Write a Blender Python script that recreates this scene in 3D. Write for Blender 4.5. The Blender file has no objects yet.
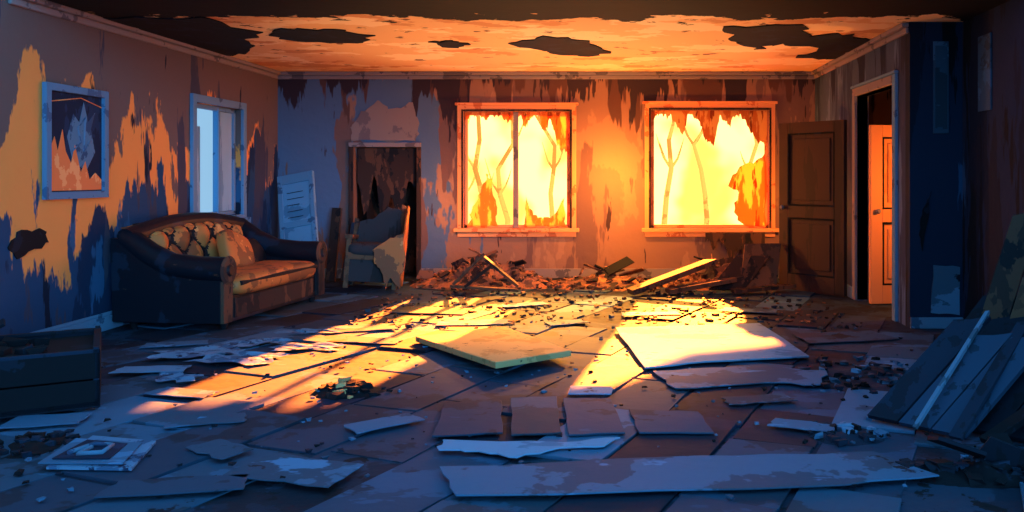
import bpy, bmesh, math, random
from mathutils import Vector, Matrix, Euler, noise as mn
R = random.Random(7)

# ------------------------------------------------------------ materials
def C(r, g, b):
    def f(u):
        u /= 255.0
        return u/12.92 if u <= 0.04045 else ((u+0.055)/1.055)**2.4
    return (f(r), f(g), f(b), 1)

def mat_layers(name, base, layers=(), rough=0.85, emit=0.0, translucent=0.0, bump=0.0, bscale=8):
    """base colour + hard edged noise layers: (colour, scale3, threshold, (kx,ky,kz), detail, seed)"""
    m = bpy.data.materials.new(name); m.use_nodes = True
    nt = m.node_tree; N = nt.nodes; L = nt.links
    bs = N['Principled BSDF']; bs.inputs['Roughness'].default_value = rough
    bs.inputs['Specular IOR Level'].default_value = 0.25
    tc = N.new('ShaderNodeTexCoord'); sep = N.new('ShaderNodeSeparateXYZ')
    L.new(tc.outputs['Object'], sep.inputs[0])
    rgb = N.new('ShaderNodeRGB'); rgb.outputs[0].default_value = base; cur = rgb.outputs[0]
    for i, (col, sc, thr, k, det, seed) in enumerate(layers):
        mp = N.new('ShaderNodeMapping'); mp.inputs['Scale'].default_value = sc
        mp.inputs['Location'].default_value = (seed*3.1, seed*1.7, seed*2.3)
        L.new(tc.outputs['Object'], mp.inputs[0])
        nz = N.new('ShaderNodeTexNoise'); nz.inputs['Scale'].default_value = 1
        nz.inputs['Detail'].default_value = det; nz.inputs['Roughness'].default_value = 0.6
        L.new(mp.outputs[0], nz.inputs['Vector'])
        s = nz.outputs['Fac']
        for ax, kk in enumerate(k):
            if kk:
                ma = N.new('ShaderNodeMath'); ma.operation = 'MULTIPLY_ADD'
                ma.inputs[1].default_value = kk
                L.new(sep.outputs[ax], ma.inputs[0]); L.new(s, ma.inputs[2]); s = ma.outputs[0]
        mr = N.new('ShaderNodeMapRange'); mr.inputs['From Min'].default_value = thr-0.008
        mr.inputs['From Max'].default_value = thr+0.008
        L.new(s, mr.inputs['Value'])
        mx = N.new('ShaderNodeMix'); mx.data_type = 'RGBA'
        L.new(mr.outputs[0], mx.inputs[0]); L.new(cur, mx.inputs[6]); mx.inputs[7].default_value = col
        cur = mx.outputs[2]
    L.new(cur, bs.inputs['Base Color'])
    if emit:
        L.new(cur, bs.inputs['Emission Color']); bs.inputs['Emission Strength'].default_value = emit
    if bump:
        nz = N.new('ShaderNodeTexNoise'); nz.inputs['Scale'].default_value = bscale
        nz.inputs['Detail'].default_value = 4
        L.new(tc.outputs['Object'], nz.inputs['Vector'])
        bp = N.new('ShaderNodeBump'); bp.inputs['Strength'].default_value = bump
        bp.inputs['Distance'].default_value = 0.03
        L.new(nz.outputs['Fac'], bp.inputs['Height']); L.new(bp.outputs[0], bs.inputs['Normal'])
    if translucent:
        tr = N.new('ShaderNodeBsdfTranslucent'); L.new(cur, tr.inputs[0])
        ms = N.new('ShaderNodeMixShader'); ms.inputs[0].default_value = translucent
        L.new(bs.outputs[0], ms.inputs[1]); L.new(tr.outputs[0], ms.inputs[2])
        L.new(ms.outputs[0], N['Material Output'].inputs[0])
    return m

Z3 = (0, 0, 0)
M = {}
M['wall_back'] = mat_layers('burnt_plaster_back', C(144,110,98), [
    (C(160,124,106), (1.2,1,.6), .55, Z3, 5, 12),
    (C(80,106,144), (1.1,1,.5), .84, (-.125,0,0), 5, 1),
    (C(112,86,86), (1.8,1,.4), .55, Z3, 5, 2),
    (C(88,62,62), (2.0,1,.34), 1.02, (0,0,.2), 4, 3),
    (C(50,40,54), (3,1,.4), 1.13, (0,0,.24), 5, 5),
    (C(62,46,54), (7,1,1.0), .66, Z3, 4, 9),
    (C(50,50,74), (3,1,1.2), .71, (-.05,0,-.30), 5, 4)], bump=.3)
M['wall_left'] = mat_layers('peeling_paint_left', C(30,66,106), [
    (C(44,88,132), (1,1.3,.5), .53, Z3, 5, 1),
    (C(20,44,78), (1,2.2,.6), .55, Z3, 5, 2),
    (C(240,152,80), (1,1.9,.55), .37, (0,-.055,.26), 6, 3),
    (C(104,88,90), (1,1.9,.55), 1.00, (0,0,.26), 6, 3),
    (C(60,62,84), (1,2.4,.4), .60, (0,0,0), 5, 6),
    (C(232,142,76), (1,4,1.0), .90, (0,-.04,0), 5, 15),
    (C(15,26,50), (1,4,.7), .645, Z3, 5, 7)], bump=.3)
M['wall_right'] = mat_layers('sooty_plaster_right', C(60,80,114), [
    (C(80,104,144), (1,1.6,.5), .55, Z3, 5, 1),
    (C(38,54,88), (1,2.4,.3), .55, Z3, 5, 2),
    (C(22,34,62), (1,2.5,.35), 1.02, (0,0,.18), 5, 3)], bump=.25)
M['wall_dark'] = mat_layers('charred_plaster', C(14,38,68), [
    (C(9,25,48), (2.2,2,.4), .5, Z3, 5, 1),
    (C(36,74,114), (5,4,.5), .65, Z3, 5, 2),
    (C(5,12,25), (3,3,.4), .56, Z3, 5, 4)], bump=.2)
M['ceiling'] = mat_layers('peeling_ceiling_paint', C(240,184,132), [
    (C(252,212,168), (1.0,1.6,1), .53, Z3, 5, 1),
    (C(218,148,98), (1.2,1.9,1), .59, Z3, 5, 2),
    (C(120,78,64), (4,5,1), .655, Z3, 5, 3),
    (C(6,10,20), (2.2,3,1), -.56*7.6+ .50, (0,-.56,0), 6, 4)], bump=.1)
M['char'] = mat_layers('char_black', C(8,13,24), [(C(17,28,46), (5,5,5), .58, Z3, 4, 1)])
M['char_brown'] = mat_layers('char_brown', C(54,40,40), [
    (C(88,60,50), (5,5,2), .54, Z3, 4, 1), (C(26,26,34), (6,6,2.5), .56, Z3, 4, 2)])
M['debris'] = mat_layers('ash_debris', C(108,78,68), [
    (C(160,108,78), (6,6,6), .54, Z3, 4, 1), (C(40,34,42), (5,5,5), .56, Z3, 4, 2)], bump=.5, bscale=25)
M['wood'] = mat_layers('scorched_wood', C(112,78,62), [
    (C(88,62,52), (9,3,9), .55, Z3, 4, 1), (C(46,38,44), (5,5,5), .59, Z3, 4, 3)])
for i, c in enumerate([(42,66,96),(22,40,64),(92,124,158),(12,24,42),(56,52,60)]):
    M['wb%d' % i] = mat_layers('weathered_board_%d' % i, C(*c), [
        (C(*[int(v*.72) for v in c]), (6,6,1.5), .55, Z3, 4, i)])
M['wood_blue'] = M['wb0']
M['trim'] = mat_layers('aged_trim_paint', C(136,126,134), [(C(92,88,100), (3,3,3), .58, Z3, 4, 1)])
M['trim_blue'] = mat_layers('aged_trim_paint_blue', C(100,136,174), [(C(66,92,126), (3,3,3), .6, Z3, 4, 1)])
M['trim_warm'] = mat_layers('orange_window_paint', C(236,164,112), [(C(208,118,76), (4,4,4), .58, Z3, 4, 1)])  # orange window trim with random darker patches
M['door'] = mat_layers('dark_door_wood', C(60,37,36), [(C(44,30,32), (5,5,.8), .56, Z3, 4, 1)], rough=.6)
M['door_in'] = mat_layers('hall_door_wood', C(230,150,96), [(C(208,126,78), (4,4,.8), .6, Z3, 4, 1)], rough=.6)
M['curtain'] = mat_layers('burnt_curtain', C(226,132,66), [
    (C(250,190,112), (8,6,1.6), .51, Z3, 5, 1), (C(164,80,46), (9,6,1.6), .60, Z3, 4, 2)], translucent=.5)
M['tree'] = mat_layers('scorched_bark_glow', C(244,168,60), [(C(226,130,40), (1,1,1), .52, Z3, 4, 1)], emit=.85)  # emission added so the backlit trunks look orange
T = []
TC = [(42,78,108),(62,104,142),(30,58,86),(15,30,52),(92,134,176),(44,66,88),(36,68,98)]
for i, c in enumerate(TC):
    T.append(mat_layers('floor_tile_%d' % i, C(*c), [
        (C(*[int(v*.72) for v in c]), (1.8,1.8,3), .54, Z3, 5, i+1),
        (C(*[min(255, int(v*1.25)) for v in c]), (1.4,2.6,3), .61, Z3, 5, i+9),
        (C(14,24,40), (2.2,2.2,4), .66, Z3, 6, i+4)], rough=.75, bump=.15))
M['floor'] = mat_layers('sooty_subfloor', C(22,38,60), [
    (C(34,56,82), (1.2,1.2,1), .53, Z3, 5, 1), (C(16,26,44), (2,2,1), .56, Z3, 5, 2),
    (C(10,16,28), (6,6,1), .6, Z3, 5, 3)], bump=.3)
M['sheet'] = mat_layers('plasterboard', C(112,150,190), [
    (C(88,124,162), (1.5,2.5,2), .55, Z3, 5, 1), (C(58,86,120), (3,8,5), .65, Z3, 5, 2)])
M['slab'] = mat_layers('board_tan', C(190,158,110), [
    (C(164,134,90), (3,3,3), .56, Z3, 5, 1), (C(58,48,44), (14,14,9), .655, Z3, 5, 2)])
M['paper'] = mat_layers('old_paper', C(94,134,174), [
    (C(62,96,136), (9,9,3), .54, Z3, 5, 1), (C(30,50,82), (12,12,3), .59, Z3, 5, 2)])
M['leather'] = mat_layers('tan_leather', C(190,114,62), [
    (C(126,78,52), (3.5,3.5,3.5), .53, Z3, 4, 1), (C(224,150,88), (4,4,4), .63, Z3, 4, 3)], rough=.5)
M['leather_seam'] = mat_layers('leather_seam_crease_shade', C(32,24,30))  # dark colour imitates shade in the tuft creases; also the front piping
M['leather_dark'] = mat_layers('charred_leather', C(14,19,31), [
    (C(24,34,52), (3,3,3), .57, Z3, 4, 1), (C(80,54,46), (3,3,6), .67, Z3, 5, 2)], rough=.45)
M['frame'] = mat_layers('picture_frame_paint', C(92,128,168), [(C(70,96,136), (9,9,9), .58, Z3, 3, 1)])
M['canvas'] = mat_layers('painting_ground', C(18,34,62), [(C(28,50,84), (3,4,2), .54, Z3, 4, 1)])
M['canvas_orange'] = mat_layers('painting_flame', C(240,130,76), [(C(250,168,110), (3,6,5), .56, Z3, 4, 1)])
M['canvas_grey'] = mat_layers('painting_smoke', C(86,124,160), [(C(50,78,116), (3,9,5), .54, Z3, 4, 1)])
M['shutter'] = mat_layers('pale_blue_shutter', C(140,178,210), [(C(110,148,184), (2,5,1), .58, Z3, 4, 1)])
M['plaster_pale'] = mat_layers('bare_plaster', C(134,120,122), [(C(108,98,108), (3,3,2), .55, Z3, 4, 1)])

# ------------------------------------------------------------ mesh builder
class B:
    def __init__(s): s.v=[]; s.f=[]; s.m=[]; s.sm=[]; s.mats=[]
    def mi(s, m):
        if m not in s.mats: s.mats.append(m)
        return s.mats.index(m)
    def add(s, vs, fs, m, smooth=False):
        o = len(s.v); s.v += [tuple(v) for v in vs]; k = s.mi(m)
        for f in fs: s.f.append([i+o for i in f]); s.m.append(k); s.sm.append(smooth)
    def box(s, c, d, m, rot=(0,0,0)):
        E = Euler(rot).to_matrix(); c = Vector(c)
        vs = [c + E @ Vector((x*d[0]/2, y*d[1]/2, z*d[2]/2)) for x in (-1,1) for y in (-1,1) for z in (-1,1)]
        s.add(vs, [(0,1,3,2),(4,6,7,5),(0,4,5,1),(2,3,7,6),(0,2,6,4),(1,5,7,3)], m)
    def bb(s, a, b, m):
        s.box([(a[i]+b[i])/2 for i in range(3)], [abs(b[i]-a[i]) for i in range(3)], m)
    def prism(s, pts, tv, m):
        n = len(pts); tv = Vector(tv); p = [Vector(q) for q in pts]
        s.add(p + [q+tv for q in p], [list(range(n)), list(range(2*n-1, n-1, -1))] +
              [(i, (i+1) % n, (i+1) % n+n, i+n) for i in range(n)], m)
    def slab(s, a, b, d, t, m):
        a, b, d = Vector(a), Vector(b), Vector(d)
        nrm = (b-a).cross(d-a).normalized()*t
        s.prism([a, b, b+d-a, d], nrm, m)
    def boards(s, a, b, d, t, n, mats):
        """panel made of n boards running a->d"""
        a, b, d = Vector(a), Vector(b), Vector(d); e = (b-a)/n; u = d-a
        nr = e.cross(u).normalized()
        for i in range(n):
            o = a+e*i; k = R.uniform(.85, 1.06); k2 = k+R.uniform(-.08, .08)
            o = o+nr*R.uniform(-.006, .006)
            s.prism([o, o+e*.95, o+e*.95+u*k, o+e*.5+u*(k2+.02), o+u*k2], nr*t, R.choice(mats))
    def plank(s, p0, p1, w, t, m, roll=0):
        p0, p1 = Vector(p0), Vector(p1); ax = (p1-p0).normalized()
        up = Vector((0,0,1)) if abs(ax.z) < .95 else Vector((0,1,0))
        sd = ax.cross(up).normalized(); u = sd.cross(ax)
        r = Matrix.Rotation(roll, 3, ax); sd = r @ sd*w/2; u = r @ u*t/2
        vs = [p0+sd+u, p0-sd+u, p0-sd-u, p0+sd-u]
        k = ax*w*.35
        vs2 = [p1+sd+u+k, p1-sd+u, p1-sd-u, p1+sd-u+k]
        s.add(vs+vs2, [(0,1,2,3),(7,6,5,4),(0,4,5,1),(1,5,6,2),(2,6,7,3),(3,7,4,0)], m)
    def tube(s, pts, rad, m, n=10, smooth=True):
        pts = [Vector(p) for p in pts]; vs = []
        for i, p in enumerate(pts):
            d = (pts[min(i+1, len(pts)-1)]-pts[max(i-1, 0)]).normalized()
            a = d.orthogonal().normalized() if i == 0 else (pa - d*pa.dot(d)).normalized()
            pa = a; b = d.cross(a); r = rad[i] if isinstance(rad, (list, tuple)) else rad
            vs += [p+(a*math.cos(t)+b*math.sin(t))*r for t in [2*math.pi*j/n for j in range(n)]]
        fs = [(i*n+j, i*n+(j+1) % n, (i+1)*n+(j+1) % n, (i+1)*n+j) for i in range(len(pts)-1) for j in range(n)]
        s.add(vs, fs, m, smooth)
        s.add(vs[:n], [list(range(n))], m); s.add(vs[-n:], [list(range(n))], m)
    def rock(s, c, r, m):
        c = Vector(c); a = R.uniform(0, 3.14); ca, sa = math.cos(a), math.sin(a); fx = R.uniform(.4, 1.4)
        vs = []
        for x in (-1,1):
            for y in (-1,1):
                for z in (-1,1):
                    px = x*r*fx*R.uniform(.35,1.1); py = y*r*R.uniform(.3,1.1)
                    vs.append(c + Vector((px*ca-py*sa, px*sa+py*ca, z*r*R.uniform(.15,.6))))
        s.add(vs, [(0,1,3,2),(4,6,7,5),(0,4,5,1),(2,3,7,6),(0,2,6,4),(1,5,7,3)], m)
    def grid(s, fn, nu, nv, m, smooth=True):
        vs = [fn(i/nu, j/nv) for i in range(nu+1) for j in range(nv+1)]
        fs = [(i*(nv+1)+j, (i+1)*(nv+1)+j, (i+1)*(nv+1)+j+1, i*(nv+1)+j+1) for i in range(nu) for j in range(nv)]
        s.add(vs, fs, m, smooth)
    def pillow(s, c, d, m, rot=(0,0,0), p=.5, n=16):
        E = Euler(rot).to_matrix(); c = Vector(c)
        def sp(a, e): return math.copysign(abs(a)**e, a)
        def fn(u, v):
            a = 2*math.pi*u; b = math.pi*(v-.5)
            return c + E @ Vector((d[0]/2*sp(math.cos(b), p)*sp(math.cos(a), p),
                                   d[1]/2*sp(math.cos(b), p)*sp(math.sin(a), p), d[2]/2*sp(math.sin(b), .8)))
        s.grid(fn, n*2, n, m)
    def make(s, name, bevel=0, loc=(0,0,0), rz=0, recalc=True, rx=0, ry=0):
        me = bpy.data.meshes.new(name); me.from_pydata(s.v, [], s.f)
        for m in s.mats: me.materials.append(m)
        for p, k, sm in zip(me.polygons, s.m, s.sm): p.material_index = k; p.use_smooth = sm
        bm = bmesh.new(); bm.from_mesh(me)
        if recalc: bmesh.ops.recalc_face_normals(bm, faces=bm.faces)
        bm.to_mesh(me); bm.free()
        ob = bpy.data.objects.new(name, me); bpy.context.collection.objects.link(ob)
        ob.location = loc; ob.rotation_euler = (rx, ry, rz)
        if bevel:
            b = ob.modifiers.new('bevel', 'BEVEL'); b.width = bevel; b.segments = 2; b.limit_method = 'ANGLE'
        return ob

def jag(pts, amt, sub=4):
    out = []
    n = len(pts)
    for i in range(n):
        a, b = pts[i], pts[(i+1) % n]
        for k in range(sub):
            t = k/sub; j = amt if k else amt*.3
            out.append((a[0]+(b[0]-a[0])*t+R.uniform(-j, j), a[1]+(b[1]-a[1])*t+R.uniform(-j, j)))
    return out

H = 2.8; XL = -4.65; XR = 2.65; YB = 11.55; XR2 = 3.13; YP = 7.77

def wall(name, axis, u0, u1, p0, p1, holes, m, z1=H):
    b = B()
    us = sorted(set([u0, u1]+[h[0] for h in holes]+[h[1] for h in holes]))
    zs = sorted(set([0, z1]+[h[2] for h in holes]+[h[3] for h in holes]))
    for i in range(len(us)-1):
        for j in range(len(zs)-1):
            cu = (us[i]+us[i+1])/2; cz = (zs[j]+zs[j+1])/2
            if any(h[0] < cu < h[1] and h[2] < cz < h[3] for h in holes): continue
            if axis == 'x': b.bb((us[i], p0, zs[j]), (us[i+1], p1, zs[j+1]), m)
            else: b.bb((p0, us[i], zs[j]), (p1, us[i+1], zs[j+1]), m)
    return b.make(name)

W1 = (-2.12, -.68, .68, 2.26); W2 = (.42, 2.02, .68, 2.28); FP = (-3.62, -2.76, 0, 1.78)
W3 = (9.27, 10.42, .92, 2.2); DR = (8.2, 9.5, 0, 2.28)
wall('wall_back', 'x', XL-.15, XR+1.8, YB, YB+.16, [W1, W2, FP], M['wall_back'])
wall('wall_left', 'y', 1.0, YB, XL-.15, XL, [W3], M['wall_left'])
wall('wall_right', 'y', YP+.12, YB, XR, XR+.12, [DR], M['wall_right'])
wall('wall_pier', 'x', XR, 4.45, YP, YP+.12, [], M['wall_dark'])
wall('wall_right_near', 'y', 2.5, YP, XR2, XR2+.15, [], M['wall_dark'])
wall('wall_hallway', 'y', YP+.12, YB, 4.3, 4.45, [], M['wall_right'])
b = B(); b.bb((XL-.15, -3, -.1), (4.45, YB+.16, 0), M['floor']); b.make('floor')
YCF = 6.45
b = B(); b.bb((XL-.15, YCF, H), (4.45, YB+.16, H+.12), M['ceiling']); b.make('ceiling')

def burn(name, pts, amt=.07):
    b = B(); b.prism([(x, y, H-.012) for x, y in jag(pts, amt, 5)], (0, 0, .01), M['char']); return b.make(name)
burn('ceiling_burn_hole', [(-3.5,8.5),(-3.2,8.1),(-2.75,8.15),(-2.45,8.5),(-2.7,8.95),(-3.3,8.9)])
burn('ceiling_burn_hole', [(-1.2,9.0),(-.75,8.5),(-.3,8.85),(-.1,9.6),(-.35,10.0),(-.75,9.8),(-1.0,9.3)])
burn('ceiling_burn_hole', [(1.0,8.0),(1.7,7.9),(1.9,8.5),(2.3,8.4),(2.6,8.8),(2.62,10.2),(2.1,10.1),(2.2,9.3),(1.7,9.0),(1.5,9.4),(1.15,8.8)], .09)
burn('ceiling_burn_hole', [(-4.62,7.5),(-3.7,7.5),(-3.5,8.3),(-3.9,8.9),(-4.2,9.6),(-4.62,9.9)], .1)
burn('ceiling_burn_hole', [(-2.0,8.9),(-1.75,8.8),(-1.6,9.1),(-1.85,9.3)], .06)

# trims
def crown(name, f):
    b = B()
    for (z0, z1, o) in ((2.7, 2.755, .03), (2.755, H, .07)): f(b, z0, z1, o)
    b.make(name, .01)
crown('trim_1', lambda b, z0, z1, o: b.bb((XL, YB-o, z0), (XR, YB, z1), M['trim']))
crown('trim_2', lambda b, z0, z1, o: b.bb((XL, YCF, z0), (XL+o, YB-.07, z1), M['trim']))
crown('trim_3', lambda b, z0, z1, o: b.bb((XR-o, YP+.02, z0), (XR, YB-.07, z1), M['trim']))
b = B(); b.bb((XL, 1.0, 0), (XL+.03, YB, .13), M['trim_blue']); b.bb((XL, 1.0, .13), (XL+.018, YB, .16), M['trim_blue']); b.make('baseboard_left', .006)
b = B(); b.bb((XL+.03, YB-.03, 0), (FP[0]-.05, YB, .13), M['trim_blue']); b.bb((FP[1]+.05, YB-.03, 0), (XR, YB, .13), M['trim']); b.make('baseboard_back', .006)
b = B(); b.bb((XR-.03, 9.62, 0), (XR, YB-.03, .13), M['trim_blue']); b.bb((XR, YP-.03, 0), (XR2, YP, .1), M['trim_blue']); b.make('baseboard_right', .006)
b = B()
b.bb((XR-.03, DR[0]-.1, 0), (XR+.13, DR[0], DR[3]+.09), M['trim_blue'])
b.bb((XR-.03, DR[1], 0), (XR+.13, DR[1]+.1, DR[3]+.09), M['trim'])
b.bb((XR-.03, DR[0], DR[3]), (XR+.13, DR[1], DR[3]+.09), M['trim'])
b.bb((XR-.045, DR[0]-.12, DR[3]+.09), (XR, DR[1]+.12, DR[3]+.12), M['trim_blue'])
b.make('trim_4', .008)

# ------------------------------------------------------------ windows in back wall
def win_back(name, w, mull, m):
    x0, x1, z0, z1 = w; b = B(); y0 = YB-.035
    c = .085
    b.bb((x0-c, y0, z0-.02), (x0, YB, z1+c), m); b.bb((x1, y0, z0-.02), (x1+c, YB, z1+c), m)
    b.bb((x0, y0, z1), (x1, YB, z1+c), m)
    b.bb((x0-c-.04, y0-.06, z0-.05), (x1+c+.04, YB, z0), m)
    b.bb((x0-c-.03, y0-.02, z1+c), (x1+c+.03, YB, z1+c+.035), m)
    b.bb((x0-c, y0+.005, z0-.12), (x1+c, YB, z0-.05), m)
    b.bb((x0-.03, y0-.012, z0), (x0, y0, z1+.03), M['char_brown']); b.bb((x1, y0-.012, z0), (x1+.03, y0, z1+.03), M['char_brown'])
    b.bb((x0, y0-.012, z1), (x1, y0, z1+.03), M['char_brown'])
    s = .045; ya, yb = YB+.04, YB+.09
    b.bb((x0, ya, z0), (x0+s, yb, z1), m); b.bb((x1-s, ya, z0), (x1, yb, z1), m)
    b.bb((x0, ya, z0), (x1, yb, z0+s), m); b.bb((x0, ya, z1-s), (x1, yb, z1), m)
    if mull: b.bb((mull-.035, ya-.02, z0), (mull+.035, yb, z1), M['trim'])
    return b.make(name, .006)
win_back('window_1', W1, -1.42, M['trim_warm'])
win_back('window_2', W2, None, M['trim_warm'])

def rag(b, x0, x1, ztop, drops, y, m):
    """scorched cloth remnant hanging from a straight top edge, irregular torn hem"""
    n = len(drops); K = 8; bot = []
    for i in range(n*K+1):
        t = i/K; a = drops[min(n-1, int(t))]; c = drops[min(n-1, int(t)+1)]; f = t-int(t); f = f*f*(3-2*f)
        d = a+(c-a)*f + .10*mn.noise(Vector((t*2.2, x0*7, 0))) + .07*mn.noise(Vector((t*7, x0*3, 4)))
        bot.append((x0+(x1-x0)*i/(n*K), ztop-max(.02, d)))
    pts = [(x0, ztop), (x1, ztop)]+bot[::-1]
    b.prism([(px, y, pz) for px, pz in pts], (0, .005, 0), m)
YC = YB+.015
b = B()
rag(b, -2.11, -1.46, 2.255, [.10,.03,.03,.07,.03,.03,.10], YC, M['curtain'])
rag(b, -1.38, -.69, 2.255, [.03,.14,.05,.06,.25,.08,.4,.55], YC, M['curtain'])
b.prism([(x, YC, z) for x, z in jag([(-2.07,.69),(-1.66,.69),(-1.68,1.0),(-1.74,1.35),(-1.82,1.42),(-1.90,1.15),(-2.0,.95)], .03, 5)], (0,.006,0), M['curtain'])
b.prism([(x, YC, z) for x, z in jag([(-1.3,.69),(-.73,.69),(-.75,1.1),(-.9,.85),(-1.05,.80),(-1.18,.85),(-1.28,1.15)], .025, 5)], (0,.006,0), M['curtain'])
b.make('burnt_curtain')
b = B()
rag(b, .43, 2.0, 2.275, [.12,.05,.06,.16,.3,.05,.10,.40,.45,.08,.2,.06,.12,.3,.45], YC, M['curtain'])
b.prism([(x, YC, z) for x, z in jag([(1.55,.9),(1.7,.70),(1.99,.69),(1.99,1.7),(1.85,1.6),(1.62,1.5),(1.48,1.25),(1.62,1.15)], .03)], (0,.006,0), M['curtain'])
rag(b, 1.15, 1.95, .62, [.1,.2,.12,.35,.2,.42,.25], YB-.11, M['char_brown'])
b.make('burnt_curtain')

# left-wall window
b = B(); y0, y1, z0, z1 = W3; c = .085; m = M['trim_blue']
b.bb((XL, y0-c, z0-c), (XL+.04, y0, z1+c), m); b.bb((XL, y1, z0-c), (XL+.04, y1+c, z1+c), m)
b.bb((XL, y0, z1), (XL+.04, y1, z1+c), m); b.bb((XL, y0-c-.03, z0-c-.03), (XL+.08, y1+c+.03, z0-.04), m)
b.bb((XL, y0, z0-c), (XL+.04, y1, z0), m)
b.bb((XL-.11, y0, z0), (XL-.06, y1, z0+.05), m); b.bb((XL-.11, y0, z1-.05), (XL-.06, y1, z1), m)
b.bb((XL-.11, y0, z0), (XL-.06, y0+.05, z1), m); b.bb((XL-.11, y1-.05, z0), (XL-.06, y1, z1), m)
b.bb((XL-.12, 9.95, z0), (XL-.05, 10.0, z1), m)
b.bb((XL-.10, 10.0, z0+.05), (XL-.085, 10.37, z1-.05), M['shutter'])
b.bb((XL-.115, 9.5, z0+.05), (XL-.10, 9.62, z1-.25), M['shutter'])
b.make('window_3', .006)

# ------------------------------------------------------------ fireplace niche
b = B(); x0, x1, z0, z1 = FP
b.bb((x0-.02, YB+.6, 0), (x1+.02, YB+.66, z1+.02), M['char_brown'])
b.bb((x0-.06, YB+.16, 0), (x0, YB+.66, z1+.02), M['char']); b.bb((x1, YB+.16, 0), (x1+.06, YB+.66, z1+.02), M['char'])
b.bb((x0-.06, YB+.16, z1), (x1+.06, YB+.66, z1+.05), M['char']); b.bb((x0, YB+.16, -.05), (x1, YB+.6, 0.0), M['char'])
b.make('wall_niche')
b = B()
b.bb((x0-.06, YB-.04, z1), (x1+.06, YB-.002, z1+.06), M['trim']); b.bb((x0-.06, YB-.03, 0), (x0, YB-.002, z1), M['char_brown'])
b.bb((x1, YB-.03, 0), (x1+.06, YB-.002, z1), M['char_brown'])
b.make('fireplace_surround', .005)
b = B(); rag(b, x0+.02, x1-.02, z1-.01, [.5,.9,.4,1.1,.7,.95,.5], YB+.1, M['char_brown'])
b.make('charred_hanging_cloth')
b = B(); b.prism([(x, YB-.008, z) for x, z in jag([(-3.64,1.86),(-2.78,1.86),(-2.72,2.1),(-2.82,2.38),(-3.1,2.30),(-3.3,2.42),(-3.55,2.2),(-3.66,2.05)], .03, 5)], (0,.006,0), M['plaster_pale']); b.make('bare_plaster_patch')

# ------------------------------------------------------------ doors
def door(name, w, h, m, loc, rz):
    b = B(); t = .06
    b.bb((.01, -t*.12, 0.01), (w-.01, t*.12, h-.01), m)
    st = .13
    rails = [(0, .2), (.88, 1.02), (h-.13, h)]
    for a, c in rails: b.bb((st, -t/2, a), (w-st, t/2, c), m)
    b.bb((0, -t/2, 0), (st, t/2, h), m); b.bb((w-st, -t/2, 0), (w, t/2, h), m)
    for a, c in ((.2, .88), (1.02, h-.13)):
        b.bb((st+.07, -t*.36, a+.07), (w-st-.07, t*.36, c-.07), m)
        for sg in (-1, 1):
            y = sg*t*.5; e = .02
            b.bb((st, y-.004, a), (w-st, y+.004, a+e), M['char']); b.bb((st, y-.004, c-e), (w-st, y+.004, c), M['char'])
            b.bb((st, y-.004, a), (st+e, y+.004, c), M['char']); b.bb((w-st-e, y-.004, a), (w-st, y+.004, c), M['char'])
    for sgn in (-1, 1):
        b.tube([(w-.07, sgn*t/2, 1.0), (w-.07, sgn*(t/2+.03), 1.0), (w-.07, sgn*(t/2+.055), 1.0)], [.014, .03, .018], M['trim'])
    return b.make(name, .009, loc, rz)
door('door_1', .93, 2.02, M['door'], (2.575, 9.70, .01), math.atan2(.69, -.6))
door('door_2', .8, 1.93, M['door_in'], (3.49, 9.30, .01), math.atan2(-.12, -.8))

# ------------------------------------------------------------ picture
b = B(); m = M['frame']; y0, y1, z0, z1 = 6.83, 7.66, 1.2, 2.15; f = .06
b.bb((XL+.005, y0, z0), (XL+.045, y0+f, z1), m); b.bb((XL+.005, y1-f, z0), (XL+.045, y1, z1), m)
b.bb((XL+.005, y0+f, z0), (XL+.045, y1-f, z0+f), m); b.bb((XL+.005, y0+f, z1-f), (XL+.045, y1-f, z1), m)
b.bb((XL+.005, y0+f, z0+f), (XL+.015, y1-f, z1-f), M['canvas'])
X = XL+.017
b.prism([(X, y, z) for y, z in [(6.9,1.27),(7.59,1.27),(7.59,1.36),(7.5,1.42),(7.42,1.36),(7.36,1.52),(7.3,1.42),(7.22,1.66),(7.17,1.5),(7.1,1.6),(7.06,1.78),(7.0,1.6),(6.96,1.72),(6.9,1.6)]], (.004,0,0), M['canvas_orange'])
b.prism([(X, y, z) for y, z in [(7.12,1.72),(7.2,1.5),(7.38,1.44),(7.5,1.6),(7.44,1.8),(7.5,1.95),(7.4,1.86),(7.34,2.03),(7.28,1.85),(7.2,1.92)]], (.003,0,0), M['canvas_grey'])
b.tube([(X+.004, 7.18, 1.6), (X+.004, 7.3, 1.68), (X+.004, 7.26, 1.8), (X+.004, 7.36, 1.9), (X+.004, 7.34, 1.6), (X+.004, 7.42, 1.7)], .008, M['frame'], 6)
b.tube([(X+.004, 6.9, 2.0), (X+.004, 7.3, 2.06), (X+.004, 7.59, 2.0)], .005, M['canvas_orange'], 6)
b.make('framed_painting', .004)

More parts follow.
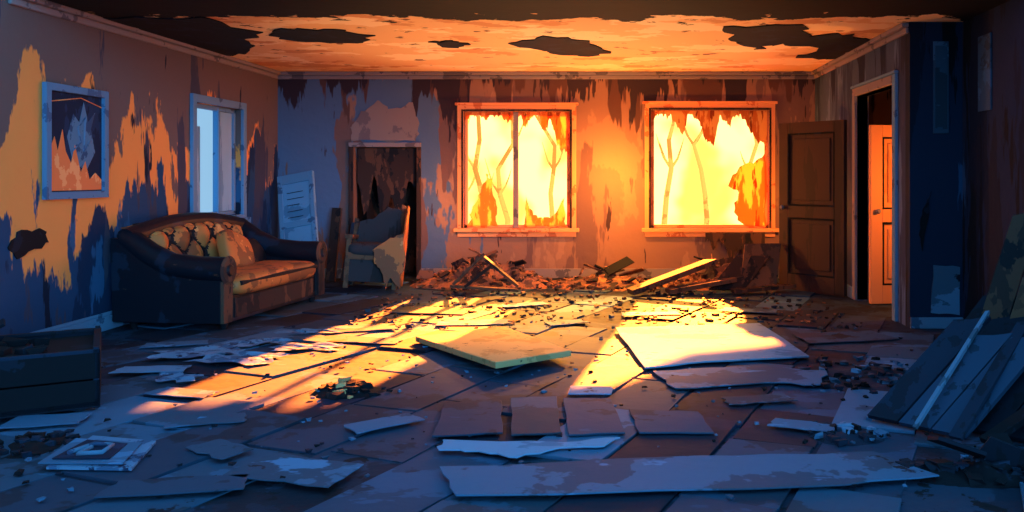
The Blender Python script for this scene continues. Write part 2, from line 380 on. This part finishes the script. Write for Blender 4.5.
# ------------------------------------------------------------ sofa (local: x length, -y front)
b = B(); LD, LT = M['leather_dark'], M['leather']
b.bb((-.86, -.46, .07), (.86, .50, .30), LD)
b.bb((-.72, -.475, .10), (.72, -.455, .27), M['char_brown'])
b.pillow((0, -.16, .375), (1.5, .76, .19), LT, p=.2, n=24)
b.tube([(-.7, -.515, .40), (0, -.525, .405), (.7, -.515, .40)], .022, M['leather_seam'], 8)
def top(x): return .80+.11*math.cos(min(1, abs(x)/.95)*math.pi/2)
n = 16
pts = [(-.9+1.8*i/n, top(-.9+1.8*i/n)) for i in range(n+1)]
prof = [(-.9, .2)]+pts+[(.9, .2)]
b.prism([(x, .34, z-.02) for x, z in prof], (0, .2, 0), LD)
b.tube([(x, .42, z-.01) for x, z in pts], .085, LD, 12)
cols = 5.0; QV = 1.5
def tuft(u, v):
    x = -.78+1.56*u; zt = top(x)+.05; z = .42+(zt-.42)*v
    a = u*cols; q = v*QV
    s1 = abs(math.sin(math.pi*(a+q))); s2 = abs(math.sin(math.pi*(a-q)))
    puff = .09*(s1*s2)**.4
    edge = min(1, 10*u, 10*(1-u))
    y = .27+.10*v - puff*edge
    if v > .82: y += (v-.82)*1.1
    return (x, y, z)
NU, NV = 120, 50
vs = [tuft(i/NU, j/NV) for i in range(NU+1) for j in range(NV+1)]
fa, fb = [], []
for i in range(NU):
    for j in range(NV):
        f = (i*(NV+1)+j, (i+1)*(NV+1)+j, (i+1)*(NV+1)+j+1, i*(NV+1)+j+1)
        a = (i+.5)/NU*cols; q = (j+.5)/NV*QV
        k = abs(math.sin(math.pi*(a+q)))*abs(math.sin(math.pi*(a-q)))
        (fb if k < .16 else fa).append(f)
b.add(vs, fa, LT, True); b.add(vs, fb, M['leather_seam'], True)
for k2 in range(1, 12):
    for q2 in (1, 2, 3):
        if (k2+q2) % 2 == 0:
            u = k2/2/cols; v = q2/2/QV
            if 0.03 < u < .97 and v < .95:
                x, y, z = tuft(u, v); b.pillow((x, y-.012, z), (.08, .03, .08), LD, n=5, p=1)
for sx in (-1, 1):
    xa = sx*.86
    side = [(-.47,.08),(.52,.08),(.54,.80),(.40,.80),(.22,.68),(.02,.585),(-.25,.555),(-.47,.55)]
    b.prism([(xa-.075, y, z) for y, z in side], (.15, 0, 0), LD)
    path = [(xa, -.50, .53), (xa, -.25, .535), (xa, .02, .565), (xa, .22, .66), (xa, .38, .77), (xa, .46, .80)]
    b.tube(path, [.115, .112, .108, .10, .095, .085], LD, 16)
    b.tube([(xa, -.515, .53), (xa, -.50, .53)], [.10, .125], M['char_brown'], 18)
    b.tube([(xa, -.53, .53), (xa, -.515, .53)], [.04, .055], LD, 12)
    b.bb((xa-.07, -.50, .08), (xa+.07, -.46, .44), M['char_brown'])
    b.tube([(xa-.06*sx, -.42, .0), (xa-.06*sx, -.42, .08)], [.025, .04], M['char'], 8)
    b.tube([(xa-.06*sx, .42, .0), (xa-.06*sx, .42, .08)], [.025, .04], M['char'], 8)
b.pillow((.12, .02, .60), (.46, .14, .40), LT, rot=(-.45, .35, -.1), p=.42)
b.pillow((.48, .06, .54), (.36, .12, .28), M['leather_dark'], rot=(-.5, -.3, .2), p=.42)
so = b.make('sofa', .012, (-3.90, 8.52, 0), math.radians(83.4)); so.scale = (1.04, 1.04, 1.04)

# ------------------------------------------------------------ floor tiles / boards
b = B(); ang = math.radians(-22); ca, sa = math.cos(ang), math.sin(ang)
tw = .46
for i in range(-18, 20):
    cy = -2.0+R.uniform(0, .8)
    while cy < 16:
        tl = R.uniform(.5, 1.15); cy += tl/2; cx = i*tw; yc = cy; cy += tl/2
        if R.random() < .08: continue
        w = tw*.5-.009; l = tl*.5-.009; rz = R.uniform(-.02, .02)*(3.5 if R.random() < .25 else 1)
        P = []
        for (a, c) in ((-w, -l), (w, -l), (w, l), (-w, l)):
            a += R.uniform(-.016, .016); c += R.uniform(-.016, .016)
            xx = cx+a*math.cos(rz)-c*math.sin(rz); yy = yc+a*math.sin(rz)+c*math.cos(rz)
            P.append((xx*ca-yy*sa, xx*sa+yy*ca))
        if any(p[0] < XL+.05 or p[0] > XR2-.03 or p[1] < 1.5 or p[1] > YB-.06 or (p[0] > XR-.04 and p[1] > YP-.05) for p in P): continue
        z = R.choice([.006, .01, .014, .02]); tx = R.uniform(-.008, .008)
        k = R.choice([0,0,1,2,2,3,5,6,6,2,3,2])
        b.prism([(p[0], p[1], z+(tx if q < 2 else -tx)*.4) for q, p in enumerate(P)], (0, 0, -.02), T[k])
b.make('floor_tiles', .003)

# ------------------------------------------------------------ loose sheets
def sheet(name, pts, z, t, m, amt=.015, sub=4):
    b = B()
    b.prism([(x, y, z) for x, y in jag(pts, amt, sub)], (0, 0, t), m); return b.make(name, .003)
b = B()
b.prism([(-1.68,6.98,.03),(-1.02,7.46,.03),(-.36,6.28,.06),(-.84,5.74,.09)], (0,0,.045), M['slab'])
b.prism([(-1.2,6.75,.02),(-.9,6.95,.02),(-.6,6.35,.03),(-.85,6.15,.03)], (0,0,.03), M['char'])
b.make('fallen_board', .006)
sheet('plasterboard_sheet', [(-.04,7.58),(1.28,7.80),(1.42,6.38),(.62,6.2),(.175,6.0)], .03, .012, M['sheet'], .012)
sheet('plasterboard_sheet', [(.22,5.93),(.9,6.1),(1.45,5.95),(1.3,5.55),(.95,5.6),(.35,5.45)], .025, .008, T[1], .03)
sheet('plasterboard_sheet', [(-.92,4.38),(-.3,4.33),(0,4.42),(-.08,4.27),(-.30,4.25),(-.5,4.10),(-.7,4.20),(-.9,4.22)], .03, .008, M['sheet'], .02)
sheet('plasterboard_sheet', [(-.85,3.98),(.25,4.12),(.9,4.16),(1.25,4.20),(1.45,3.86),(1.0,3.75),(-.7,3.62)], .028, .008, T[1], .02)
sheet('floor_slab', [(-.67,5.2),(-.39,5.24),(-.31,4.5),(-.57,4.46)], .028, .010, T[0], .008)
sheet('floor_slab', [(-.35,5.2),(-.06,5.2),(.03,4.5),(-.27,4.46)], .028, .010, T[6], .008)
sheet('floor_slab', [(-1.05,5.1),(-.72,5.15),(-.62,4.5),(-.98,4.44)], .028, .010, T[2], .008)
sheet('floor_slab', [(.05,4.95),(.45,4.9),(.5,4.5),(.1,4.5)], .028, .010, T[6], .008)
sheet('floor_slab', [(-.32,5.45),(-.05,5.42),(-.05,5.25),(-.32,5.25)], .042, .008, T[4], .005)
for k, (x, y, w_, l_, a, t) in enumerate([(-1.5,3.95,.28,.16,-.3,1),(-1.35,7.9,.35,.14,.1,1),(-2.35,7.6,.35,.16,.3,0),(-2.1,7.05,.3,.12,-.2,6),
        (1.9,7.2,.4,.22,.2,0),(-1.9,8.6,.4,.2,-.2,5),(-3.2,4.75,.2,.12,.2,1),(.3,8.4,.3,.1,.1,4),(-1.0,9.0,.25,.1,.4,4),(1.3,8.6,.3,.12,-.3,1),
        (-1.3,4.7,.2,.1,.7,1),(.85,5.2,.22,.09,.2,0),(-2.0,4.25,.16,.09,-.6,0),(1.0,4.65,.18,.08,-.4,1),(-3.6,6.9,.25,.1,.3,1),(-1.95,3.75,.3,.1,.15,6),
        (-2.75,5.35,.22,.09,-.3,1),(-2.3,4.75,.2,.10,.3,0),(-3.3,6.0,.25,.1,.1,4),(-.5,7.9,.2,.1,.5,1)]):
    P = [(x+p*math.cos(a)-q*math.sin(a), y+p*math.sin(a)+q*math.cos(a)) for p, q in ((-w_,-l_),(w_,-l_*.9),(w_*.9,l_),(-w_*.95,l_))]
    sheet('floor_slab', P, .027, .006, T[t], .014, 5)
# crumpled newspapers left
b = B()
for (cx, cy, w, l, a, hh) in ((-3.25,6.55,.6,.32,.3,.02),(-2.85,6.35,.6,.36,-.2,.025),(-2.95,6.95,.5,.26,.4,.02),(-2.5,6.75,.5,.25,.1,.02),(-2.65,7.45,.4,.2,.1,.015),(-3.0,5.75,.3,.2,-.3,.015)):
    def fn(u, v, cx=cx, cy=cy, w=w, l=l, a=a, hh=hh):
        x = (u-.5)*w; y = (v-.5)*l
        x += .04*math.sin(v*9+cx*5); y += .03*math.sin(u*11+cy)
        z = .028+hh*abs(mn.noise(Vector((u*2+cx, v*2+cy, 1))))*1.6
        return (cx+x*math.cos(a)-y*math.sin(a), cy+x*math.sin(a)+y*math.cos(a), z)
    b.grid(fn, 14, 9, M['paper'], False)
b.make('crumpled_newspapers', recalc=False)
b = B()
b.prism([(-2.76,4.45,.025),(-2.38,4.36,.025),(-2.27,3.95,.025),(-2.68,3.97,.025)], (0,0,.012), M['paper'])
b.prism([(-2.80,4.38,.039),(-2.42,4.30,.039),(-2.33,3.98,.045),(-2.74,4.0,.04)], (0,0,.006), T[1])
b.prism([(-2.72,4.34,.046),(-2.48,4.28,.046),(-2.42,4.03,.053),(-2.70,4.04,.05)], (0,0,.004), M['canvas'])
b.tube([(-2.66,4.1,.06),(-2.62,4.24,.06),(-2.52,4.22,.06),(-2.50,4.1,.062),(-2.6,4.08,.062),(-2.6,4.18,.062)], .012, M['canvas_grey'], 6)
b.make('old_magazine')

# ------------------------------------------------------------ rubble
def mound(name, cx, cy, rx, ry, h, m, chunks=60, sticks=6, seed=1, cr=.05, cm=None):
    b = B()
    def fn(u, v):
        a = (u-.5)*2; c = (v-.5)*2; r = min(1, math.hypot(a, c))
        x = cx+a*rx; y = cy+c*ry
        z = h*max(0, 1-r)**.8*(.55+.9*abs(mn.noise(Vector((x*2.6, y*2.6, seed))))+.35*mn.noise(Vector((x*9, y*9, seed))))
        return (x, y, max(.0, z) if r < 1 else -.01)
    b.grid(fn, 36, 24, m, False)
    for i in range(chunks):
        a = R.uniform(0, 6.28); r = R.random()**.6
        u = .5+.5*r*math.cos(a); v = .5+.5*r*math.sin(a); p = fn(u, v)
        b.rock((p[0], p[1], max(.025, p[2]+.005)), R.uniform(.35, 1.3)*cr, R.choice(cm or [m, M['char_brown'], M['wood'], m]))
    for i in range(sticks):
        a = R.uniform(0, 6.28); r = R.random()*.7
        p = Vector(fn(.5+.5*r*math.cos(a), .5+.5*r*math.sin(a)))+Vector((0, 0, .03)); d = R.uniform(0, 6.28)
        b.plank(p, p+Vector((math.cos(d), math.sin(d)*.4, R.uniform(.05, .5)))*R.uniform(.12, .32), R.uniform(.05,.13), .018, R.choice([M['wood'], M['char_brown'], M['debris'], M['char']] if cm is None else cm), R.uniform(0, 3))
    return b.make(name, 0, recalc=False)
mound('rubble_pile', -1.72, 10.80, .95, .62, .36, M['debris'], 140, 12, 1, .045)
mound('rubble_pile', -.15, 10.80, .8, .58, .18, M['debris'], 100, 8, 2, .04)
mound('rubble_pile', 1.25, 10.80, .80, .56, .34, M['debris'], 110, 12, 3, .045)
mound('rubble_pile', -4.05, 10.35, .40, .45, .40, M['char'], 60, 4, 4)
mound('rubble_pile', 1.75, 5.85, .5, .6, .05, M['floor'], 110, 0, 5, .032, [T[1], T[0], M['char'], T[3]])
mound('rubble_pile', 1.2, 4.55, .25, .2, .04, M['floor'], 34, 0, 6, .03, [T[4], T[1], M['char'], T[3]])
mound('rubble_pile', -1.75, 5.45, .26, .2, .10, M['char'], 30, 0, 7, .035, [M['slab'], M['char'], M['char'], M['char_brown']])
mound('rubble_pile', -3.0, 4.35, .2, .22, .05, M['char'], 40, 0, 9, .03, [M['char'], M['wb1'], M['wb3']])
b = B()
for i in range(760):
    y = 11.2-R.uniform(0, 1)**.8*3.6; x = R.uniform(-3.4, 2.2)
    if x < -2.6 and y < 10.8: continue
    if x > 1.9 and y > 9.5: continue
    b.rock((x, y, .026), R.uniform(.006, .034), R.choice([M['debris'], M['char_brown'], T[5], M['debris'], T[3]]))
for i in range(380):
    x = R.uniform(-3.0, 2.4); y = R.uniform(3.6, 8)
    b.rock((x, y, .026), R.uniform(.005, .02), R.choice([T[1], T[3], M['char'], T[1]]))
b.make('scattered_rubble')

# broken frame & beams
b = B(); m = M['wood']
b.plank((-1.95,9.98,.12),(-1.6,9.95,.46),.08,.03,m); b.plank((-1.62,9.95,.46),(-1.2,9.9,.12),.08,.03,m)
b.plank((-1.98,9.95,.10),(-1.2,9.88,.06),.08,.03,m); b.plank((-1.8,9.9,.10),(-1.5,9.85,.34),.06,.03,M['char_brown'])
b.make('broken_wooden_frame')
b = B()
b.plank((.12,9.75,.06),(1.05,10.1,.36),.20,.06,m); b.plank((.55,9.8,.06),(1.45,10.1,.18),.15,.05,m)
b.slab((1.05,10.02,.04),(1.45,9.98,.04),(1.4,10.22,.42),.03,M['char_brown']); b.slab((1.4,10.0,.04),(1.85,10.1,.04),(1.5,10.25,.56),.03,m)
b.plank((1.3,9.8,.06),(2.0,9.95,.10),.12,.04,M['char_brown'])
b.make('fallen_beams')

# boards leaning in left corner
b = B()
a0 = Vector((-4.36,11.0,.03)); e1 = Vector((.50,-.07,.09)); e2 = Vector((-.24,.42,1.34))
b.slab(a0, a0+e1, a0+e2, -.03, M['sheet'])
for (u0,u1,v0,v1) in ((.0,.12,0,1),(.88,1,0,1),(.12,.88,.0,.09),(.12,.88,.91,1),(.12,.88,.48,.54)):
    o = a0+e1*u0+e2*v0
    b.slab(o, o+e1*(u1-u0), o+e2*(v1-v0), .02, M['trim_blue'])
for k in range(5):
    o = a0+e1*.25+e2*(.58+.06*k); b.plank(o-Vector((0,.02,0)), o+e1*R.uniform(.25,.5)-Vector((0,.02,0)), .02, .008, M['wb1'])
b.make('leaning_panel_door', .004)
b = B()
b.slab((-3.80,11.0,.02),(-3.66,10.95,.02),(-3.86,11.45,.95),.03,M['char_brown'])
b.slab((-3.64,11.1,.02),(-3.50,11.05,.02),(-3.60,11.45,.75),.03,M['wood_blue'])
b.make('leaning_boards', .004)

# burnt armchair
b = B(); W, WB = M['wood'], M['wb4']
for x, y in ((-.28,-.25),(.28,-.25)): b.plank((x,y,0),(x,y,.60),.055,.055,W)
for x, y, zz in ((-.28,.25,.82),(.28,.25,1.02)): b.plank((x,y,0),(x,y+.10,zz),.055,.055,W)
b.bb((-.3,-.3,.34),(.3,.28,.42),W); b.pillow((0,-.04,.46),(.60,.58,.18),WB,p=.35)
b.prism([(x,.27,z) for x,z in jag([(-.26,.45),(.27,.45),(.27,.95),(.1,1.0),(-.05,.86),(-.24,.80)],.02)],(0,.07,0),WB)
for x in (-.28,.28): b.bb((x-.045,-.3,.58),(x+.045,.32,.63),W)
b.bb((-.27,-.27,.08),(.27,-.25,.34),WB)
b.prism([(x,-.34,z) for x,z in jag([(.0,.46),(.2,.62),(.36,.68),(.38,.3),(.34,.02),(.24,.14),(.18,.0),(.12,.22),(.04,.3)],.02)],(0,.03,0),M['leather'])
b.prism([(.335,y,z) for y,z in jag([(-.33,.66),(-.1,.72),(.2,1.02),(.34,1.0),(.36,.5),(.2,.25),(.05,.02),(-.1,.2),(-.3,.02)],.03)],(.02,0,0),M['leather'])
b.make('burnt_armchair', .008, (-3.02,10.35,.03), math.radians(10), rx=math.radians(-4), ry=math.radians(4))

# ------------------------------------------------------------ charred crate left foreground (origin = front right corner)
b = B(); ch, wb = M['wb1'], M['wb3']
x0, x1, y0, y1, h = -1.2, 0, 0, .85, .33
for k in range(2):
    z = k*h/2
    b.bb((x0,y0,z+.005),(x1,y0+.03,z+h/2-.005),M['char']); b.bb((x0,y1-.03,z+.005),(x1,y1,z+h/2-.005),wb)
    b.bb((x1-.03,y0,z+.005),(x1,y1,z+h/2-.005),wb); b.bb((x0,y0,z+.005),(x0+.03,y1,z+h/2-.005),wb)
for x in (x0+.02, x1-.02):
    for y in (y0+.02, y1-.02): b.box((x,y,h/2+.01),(.03,.03,h+.03),ch)
b.bb((x0,y0,h-.01),(x1,y0+.03,h+.012),ch); b.bb((x1-.04,y0,h-.01),(x1,y1,h+.012),wb); b.bb((x0,y1-.04,h-.01),(x1,y1,h+.012),wb)
b.bb((x0,y0,.0),(x1,y1,.04),wb)
b.bb((x0+.03,y0+.03,.26),(x1-.03,y1-.03,.30),M['char'])
for i in range(26):
    b.rock((R.uniform(x0+.1,x1-.12),R.uniform(y0+.1,y1-.1),.32),R.uniform(.03,.09),R.choice([wb,M['char'],M['char']]))
for i in range(6):
    p = Vector((R.uniform(x0+.2,x1-.5),R.uniform(y0+.2,y1-.2),.33))
    b.plank(p,p+Vector((R.uniform(-.3,.3),R.uniform(-.2,.2),R.uniform(.02,.16))),.08,.02,R.choice([wb,M['char_brown']]),R.uniform(0,1))
b.make('charred_crate', .004, (-3.07,5.02,.03), math.radians(31))

# ------------------------------------------------------------ leaning panels right foreground
b = B(); dk = M['char']; br = M['char_brown']
wk = [M['wb3'], M['char'], M['wb1']]
b.boards((1.40,4.78,.03),(1.80,4.40,.03),(2.02,5.05,.55),.03,3,[M['wb1'],M['wb3'],M['wb0']])
b.boards((1.62,4.95,.03),(2.20,4.50,.03),(2.32,5.35,.66),.03,2,[dk, M['wb3']])
b.boards((1.85,4.55,.03),(2.25,4.20,.03),(2.55,4.85,.62),.03,3,wk)
b.boards((2.00,5.10,.03),(2.58,4.80,.03),(2.44,5.32,1.08),.03,4,[br, M['wood'], br, dk])
b.plank((1.56,4.50,.06),(2.14,4.95,.60),.022,.02,M['wb2']); b.plank((1.72,4.36,.05),(2.28,4.80,.56),.07,.02,M['wb1'])
b.plank((1.50,4.72,.06),(2.0,5.0,.50),.015,.02,M['wb2'])
b.plank((2.1,4.6,.04),(2.58,4.95,1.18),.07,.03,br); b.plank((1.85,4.30,.05),(2.45,4.5,.34),.08,.03,dk)
b.plank((2.05,4.15,.05),(2.6,4.5,.52),.07,.03,M['wb1'])
b.make('leaning_broken_panels')
mound('rubble_pile', 1.75, 3.96, .45, .17, .09, M['char'], 60, 3, 8, .04, [M['char'], M['wb1'], M['wb3']])

# hung papers on right wall
b = B(); b.bb((2.86,YP-.015,1.78),(3.0,YP-.002,2.62),T[1]); b.bb((2.875,YP-.02,1.82),(2.985,YP-.014,2.58),T[0]); b.make('wall_poster',.002)
b = B(); b.bb((XR2-.015,7.15,1.95),(XR2-.002,7.4,2.6),T[0]); b.make('wall_poster',.002)
b = B(); b.prism([(x,YP-.02,z) for x,z in jag([(2.84,.14),(3.1,.12),(3.1,.56),(2.86,.58)],.008)],(0,.015,0),T[4]); b.make('torn_notice')
b = B(); b.prism([(x,YP-.012,z) for x,z in jag([(2.76,.7),(2.82,1.0),(2.84,1.25),(2.80,1.15),(2.74,1.0),(2.73,.85)],.012)],(0,.01,0),M['char']); b.make('wall_burn_hole')
b = B(); b.prism([(XL+.002,y,z) for y,z in jag([(6.45,.85),(6.6,.98),(6.85,.95),(6.9,.85),(6.7,.80),(6.55,.75)],.02)],(.01,0,0),M['char']); b.make('wall_burn_hole')

# ------------------------------------------------------------ outside: trees & unseen sun blocker
def tree(x, y, r, seed):
    rr = random.Random(seed); b = B(); h = 5.2
    pts = [Vector((x+rr.uniform(-.10,.10)*i, y, -1+h*i/6)) for i in range(7)]
    b.tube(pts, [r*(1-.08*i) for i in range(7)], M['tree'], 7)
    for k in range(5):
        p = pts[rr.randint(2, 5)]; s = rr.choice([-1, 1]); l = rr.uniform(.4, .9)
        b.tube([p, p+Vector((s*l*.3, 0, l*.45)), p+Vector((s*l*.45, .1, l*.9)), p+Vector((s*l*.6, .1, l*1.4))], [r*.5, r*.35, r*.22, r*.06], M['tree'], 5)
    b.make('burnt_tree')
for i, (px, py) in enumerate([(-.165,26),(-.135,29),(-.08,31),(-.18,30),(.05,26),(.10,30),(.16,29)]):
    tree(px*py, py, .10, i+1)
b = B()
b.prism([(x, y, 2.92-.1*(y-YB-.16)) for x, y in [(.1,YB+.16),(3.2,YB+.16),(3.2,14.9),(2.6,14.8),(2.1,14.5),(1.5,14.3),(.9,13.6),(.4,13.3),(.1,12.6)]], (0,0,.08), M['char_brown'])
b.make('sun_blocker')  # unseen slab added outside to shorten the sun patch from window_2

# ------------------------------------------------------------ world
w = bpy.data.worlds.new('dusk_fire_sky'); bpy.context.scene.world = w; w.use_nodes = True
nt = w.node_tree; N = nt.nodes; L = nt.links
bg = N['Background']
tc = N.new('ShaderNodeTexCoord'); sp = N.new('ShaderNodeSeparateXYZ'); L.new(tc.outputs['Generated'], sp.inputs[0])
def mr(src, a, b_):
    n = N.new('ShaderNodeMapRange'); n.inputs['From Min'].default_value = a; n.inputs['From Max'].default_value = b_
    n.interpolation_type = 'SMOOTHSTEP'; L.new(src, n.inputs['Value']); return n.outputs[0]
def mix(f, a, b_):
    n = N.new('ShaderNodeMix'); n.data_type = 'RGBA'; L.new(f, n.inputs[0])
    for s, i in ((a, 6), (b_, 7)):
        if isinstance(s, tuple): n.inputs[i].default_value = s
        else: L.new(s, n.inputs[i])
    return n.outputs[2]
nz = N.new('ShaderNodeTexNoise'); nz.inputs['Scale'].default_value = 14; L.new(tc.outputs['Generated'], nz.inputs['Vector'])
warm = mix(mr(nz.outputs['Fac'], .38, .56), (2.2, 1.05, .18, 1), (3.0, 2.0, .60, 1))
blue = (.13, .60, 1.08, 1)
pale = mix(mr(sp.outputs[0], -.25, -.35), blue, (.30, .55, .80, 1))
c0 = mix(mr(sp.outputs[1], .5, .8), blue, pale)
c1 = mix(mr(sp.outputs[1], .92, .96), c0, warm)
L.new(c1, bg.inputs[0]); bg.inputs[1].default_value = 1.0

# ------------------------------------------------------------ lights
def light(name, typ, loc, energy, col, aim=None, **kw):
    l = bpy.data.lights.new(name, typ); l.energy = energy; l.color = col
    for k, v in kw.items(): setattr(l, k, v)
    o = bpy.data.objects.new(name, l); bpy.context.collection.objects.link(o); o.location = loc
    if aim: o.rotation_euler = (Vector(aim)-Vector(loc)).to_track_quat('-Z', 'Y').to_euler()
    return o
s = light('low_sun', 'SUN', (0, 20, 6), 135, (1, .19, .02), angle=math.radians(.9))
s.rotation_euler = Vector((-.85, -6.88, -2.32)).to_track_quat('-Z', 'Y').to_euler()
s = light('blue_fill_sun', 'SUN', (0, -5, 6), 2.3, (.14, .50, .85), angle=math.radians(25))  # added blue fill from behind the camera for the walls
s.rotation_euler = Vector((-.6, 1, -.17)).to_track_quat('-Z', 'Y').to_euler()
OR = (1, .29, .03); YE = (1, .34, .04)
light('wall_fill_glow', 'POINT', (-.1, 10.95, 1.4), 120, OR, shadow_soft_size=0)  # added fill points that warm the back wall, no modelled source
light('wall_fill_glow', 'POINT', (-.1, 10.4, .7), 62, YE, shadow_soft_size=0)
light('wall_fill_glow', 'POINT', (-2.3, 10.75, 1.0), 34, OR, shadow_soft_size=0)
light('wall_fill_glow', 'POINT', (2.1, 10.75, 1.0), 34, OR, shadow_soft_size=0)
# added spots just inside the windows, imitating firelight on the floor
light('window_fill_spot', 'SPOT', (-1.2, 11.35, 2.1), 3000, YE, aim=(-1.1, 8.8, 0), spot_size=math.radians(44), spot_blend=.9, shadow_soft_size=0)
light('window_fill_spot', 'SPOT', (.7, 11.35, 2.1), 3200, YE, aim=(.1, 8.6, 0), spot_size=math.radians(44), spot_blend=.9, shadow_soft_size=0)
light('hall_door_fill', 'POINT', (3.35, 8.45, 1.3), 60, OR, shadow_soft_size=0)  # added warm point, hidden behind the pier, to light the hall door
light('ceiling_fill_spot', 'SPOT', (-.7, 9.0, .25), 210, (1, .60, .28), aim=(-.7, 9.0, 3), spot_size=math.radians(104), spot_blend=.35, shadow_soft_size=0)  # added upward spot that brightens the ceiling

# ------------------------------------------------------------ camera
cd = bpy.data.cameras.new('camera'); cam = bpy.data.objects.new('camera', cd)
bpy.context.collection.objects.link(cam); bpy.context.scene.camera = cam
cam.location = (0, 0, 1.4); cam.rotation_euler = (math.pi/2, 0, 0)
cd.sensor_width = 36; cd.lens = 850*36/1024; cd.shift_x = -108/1024; cd.shift_y = -81/1024
bpy.context.scene.view_settings.view_transform = 'Standard'
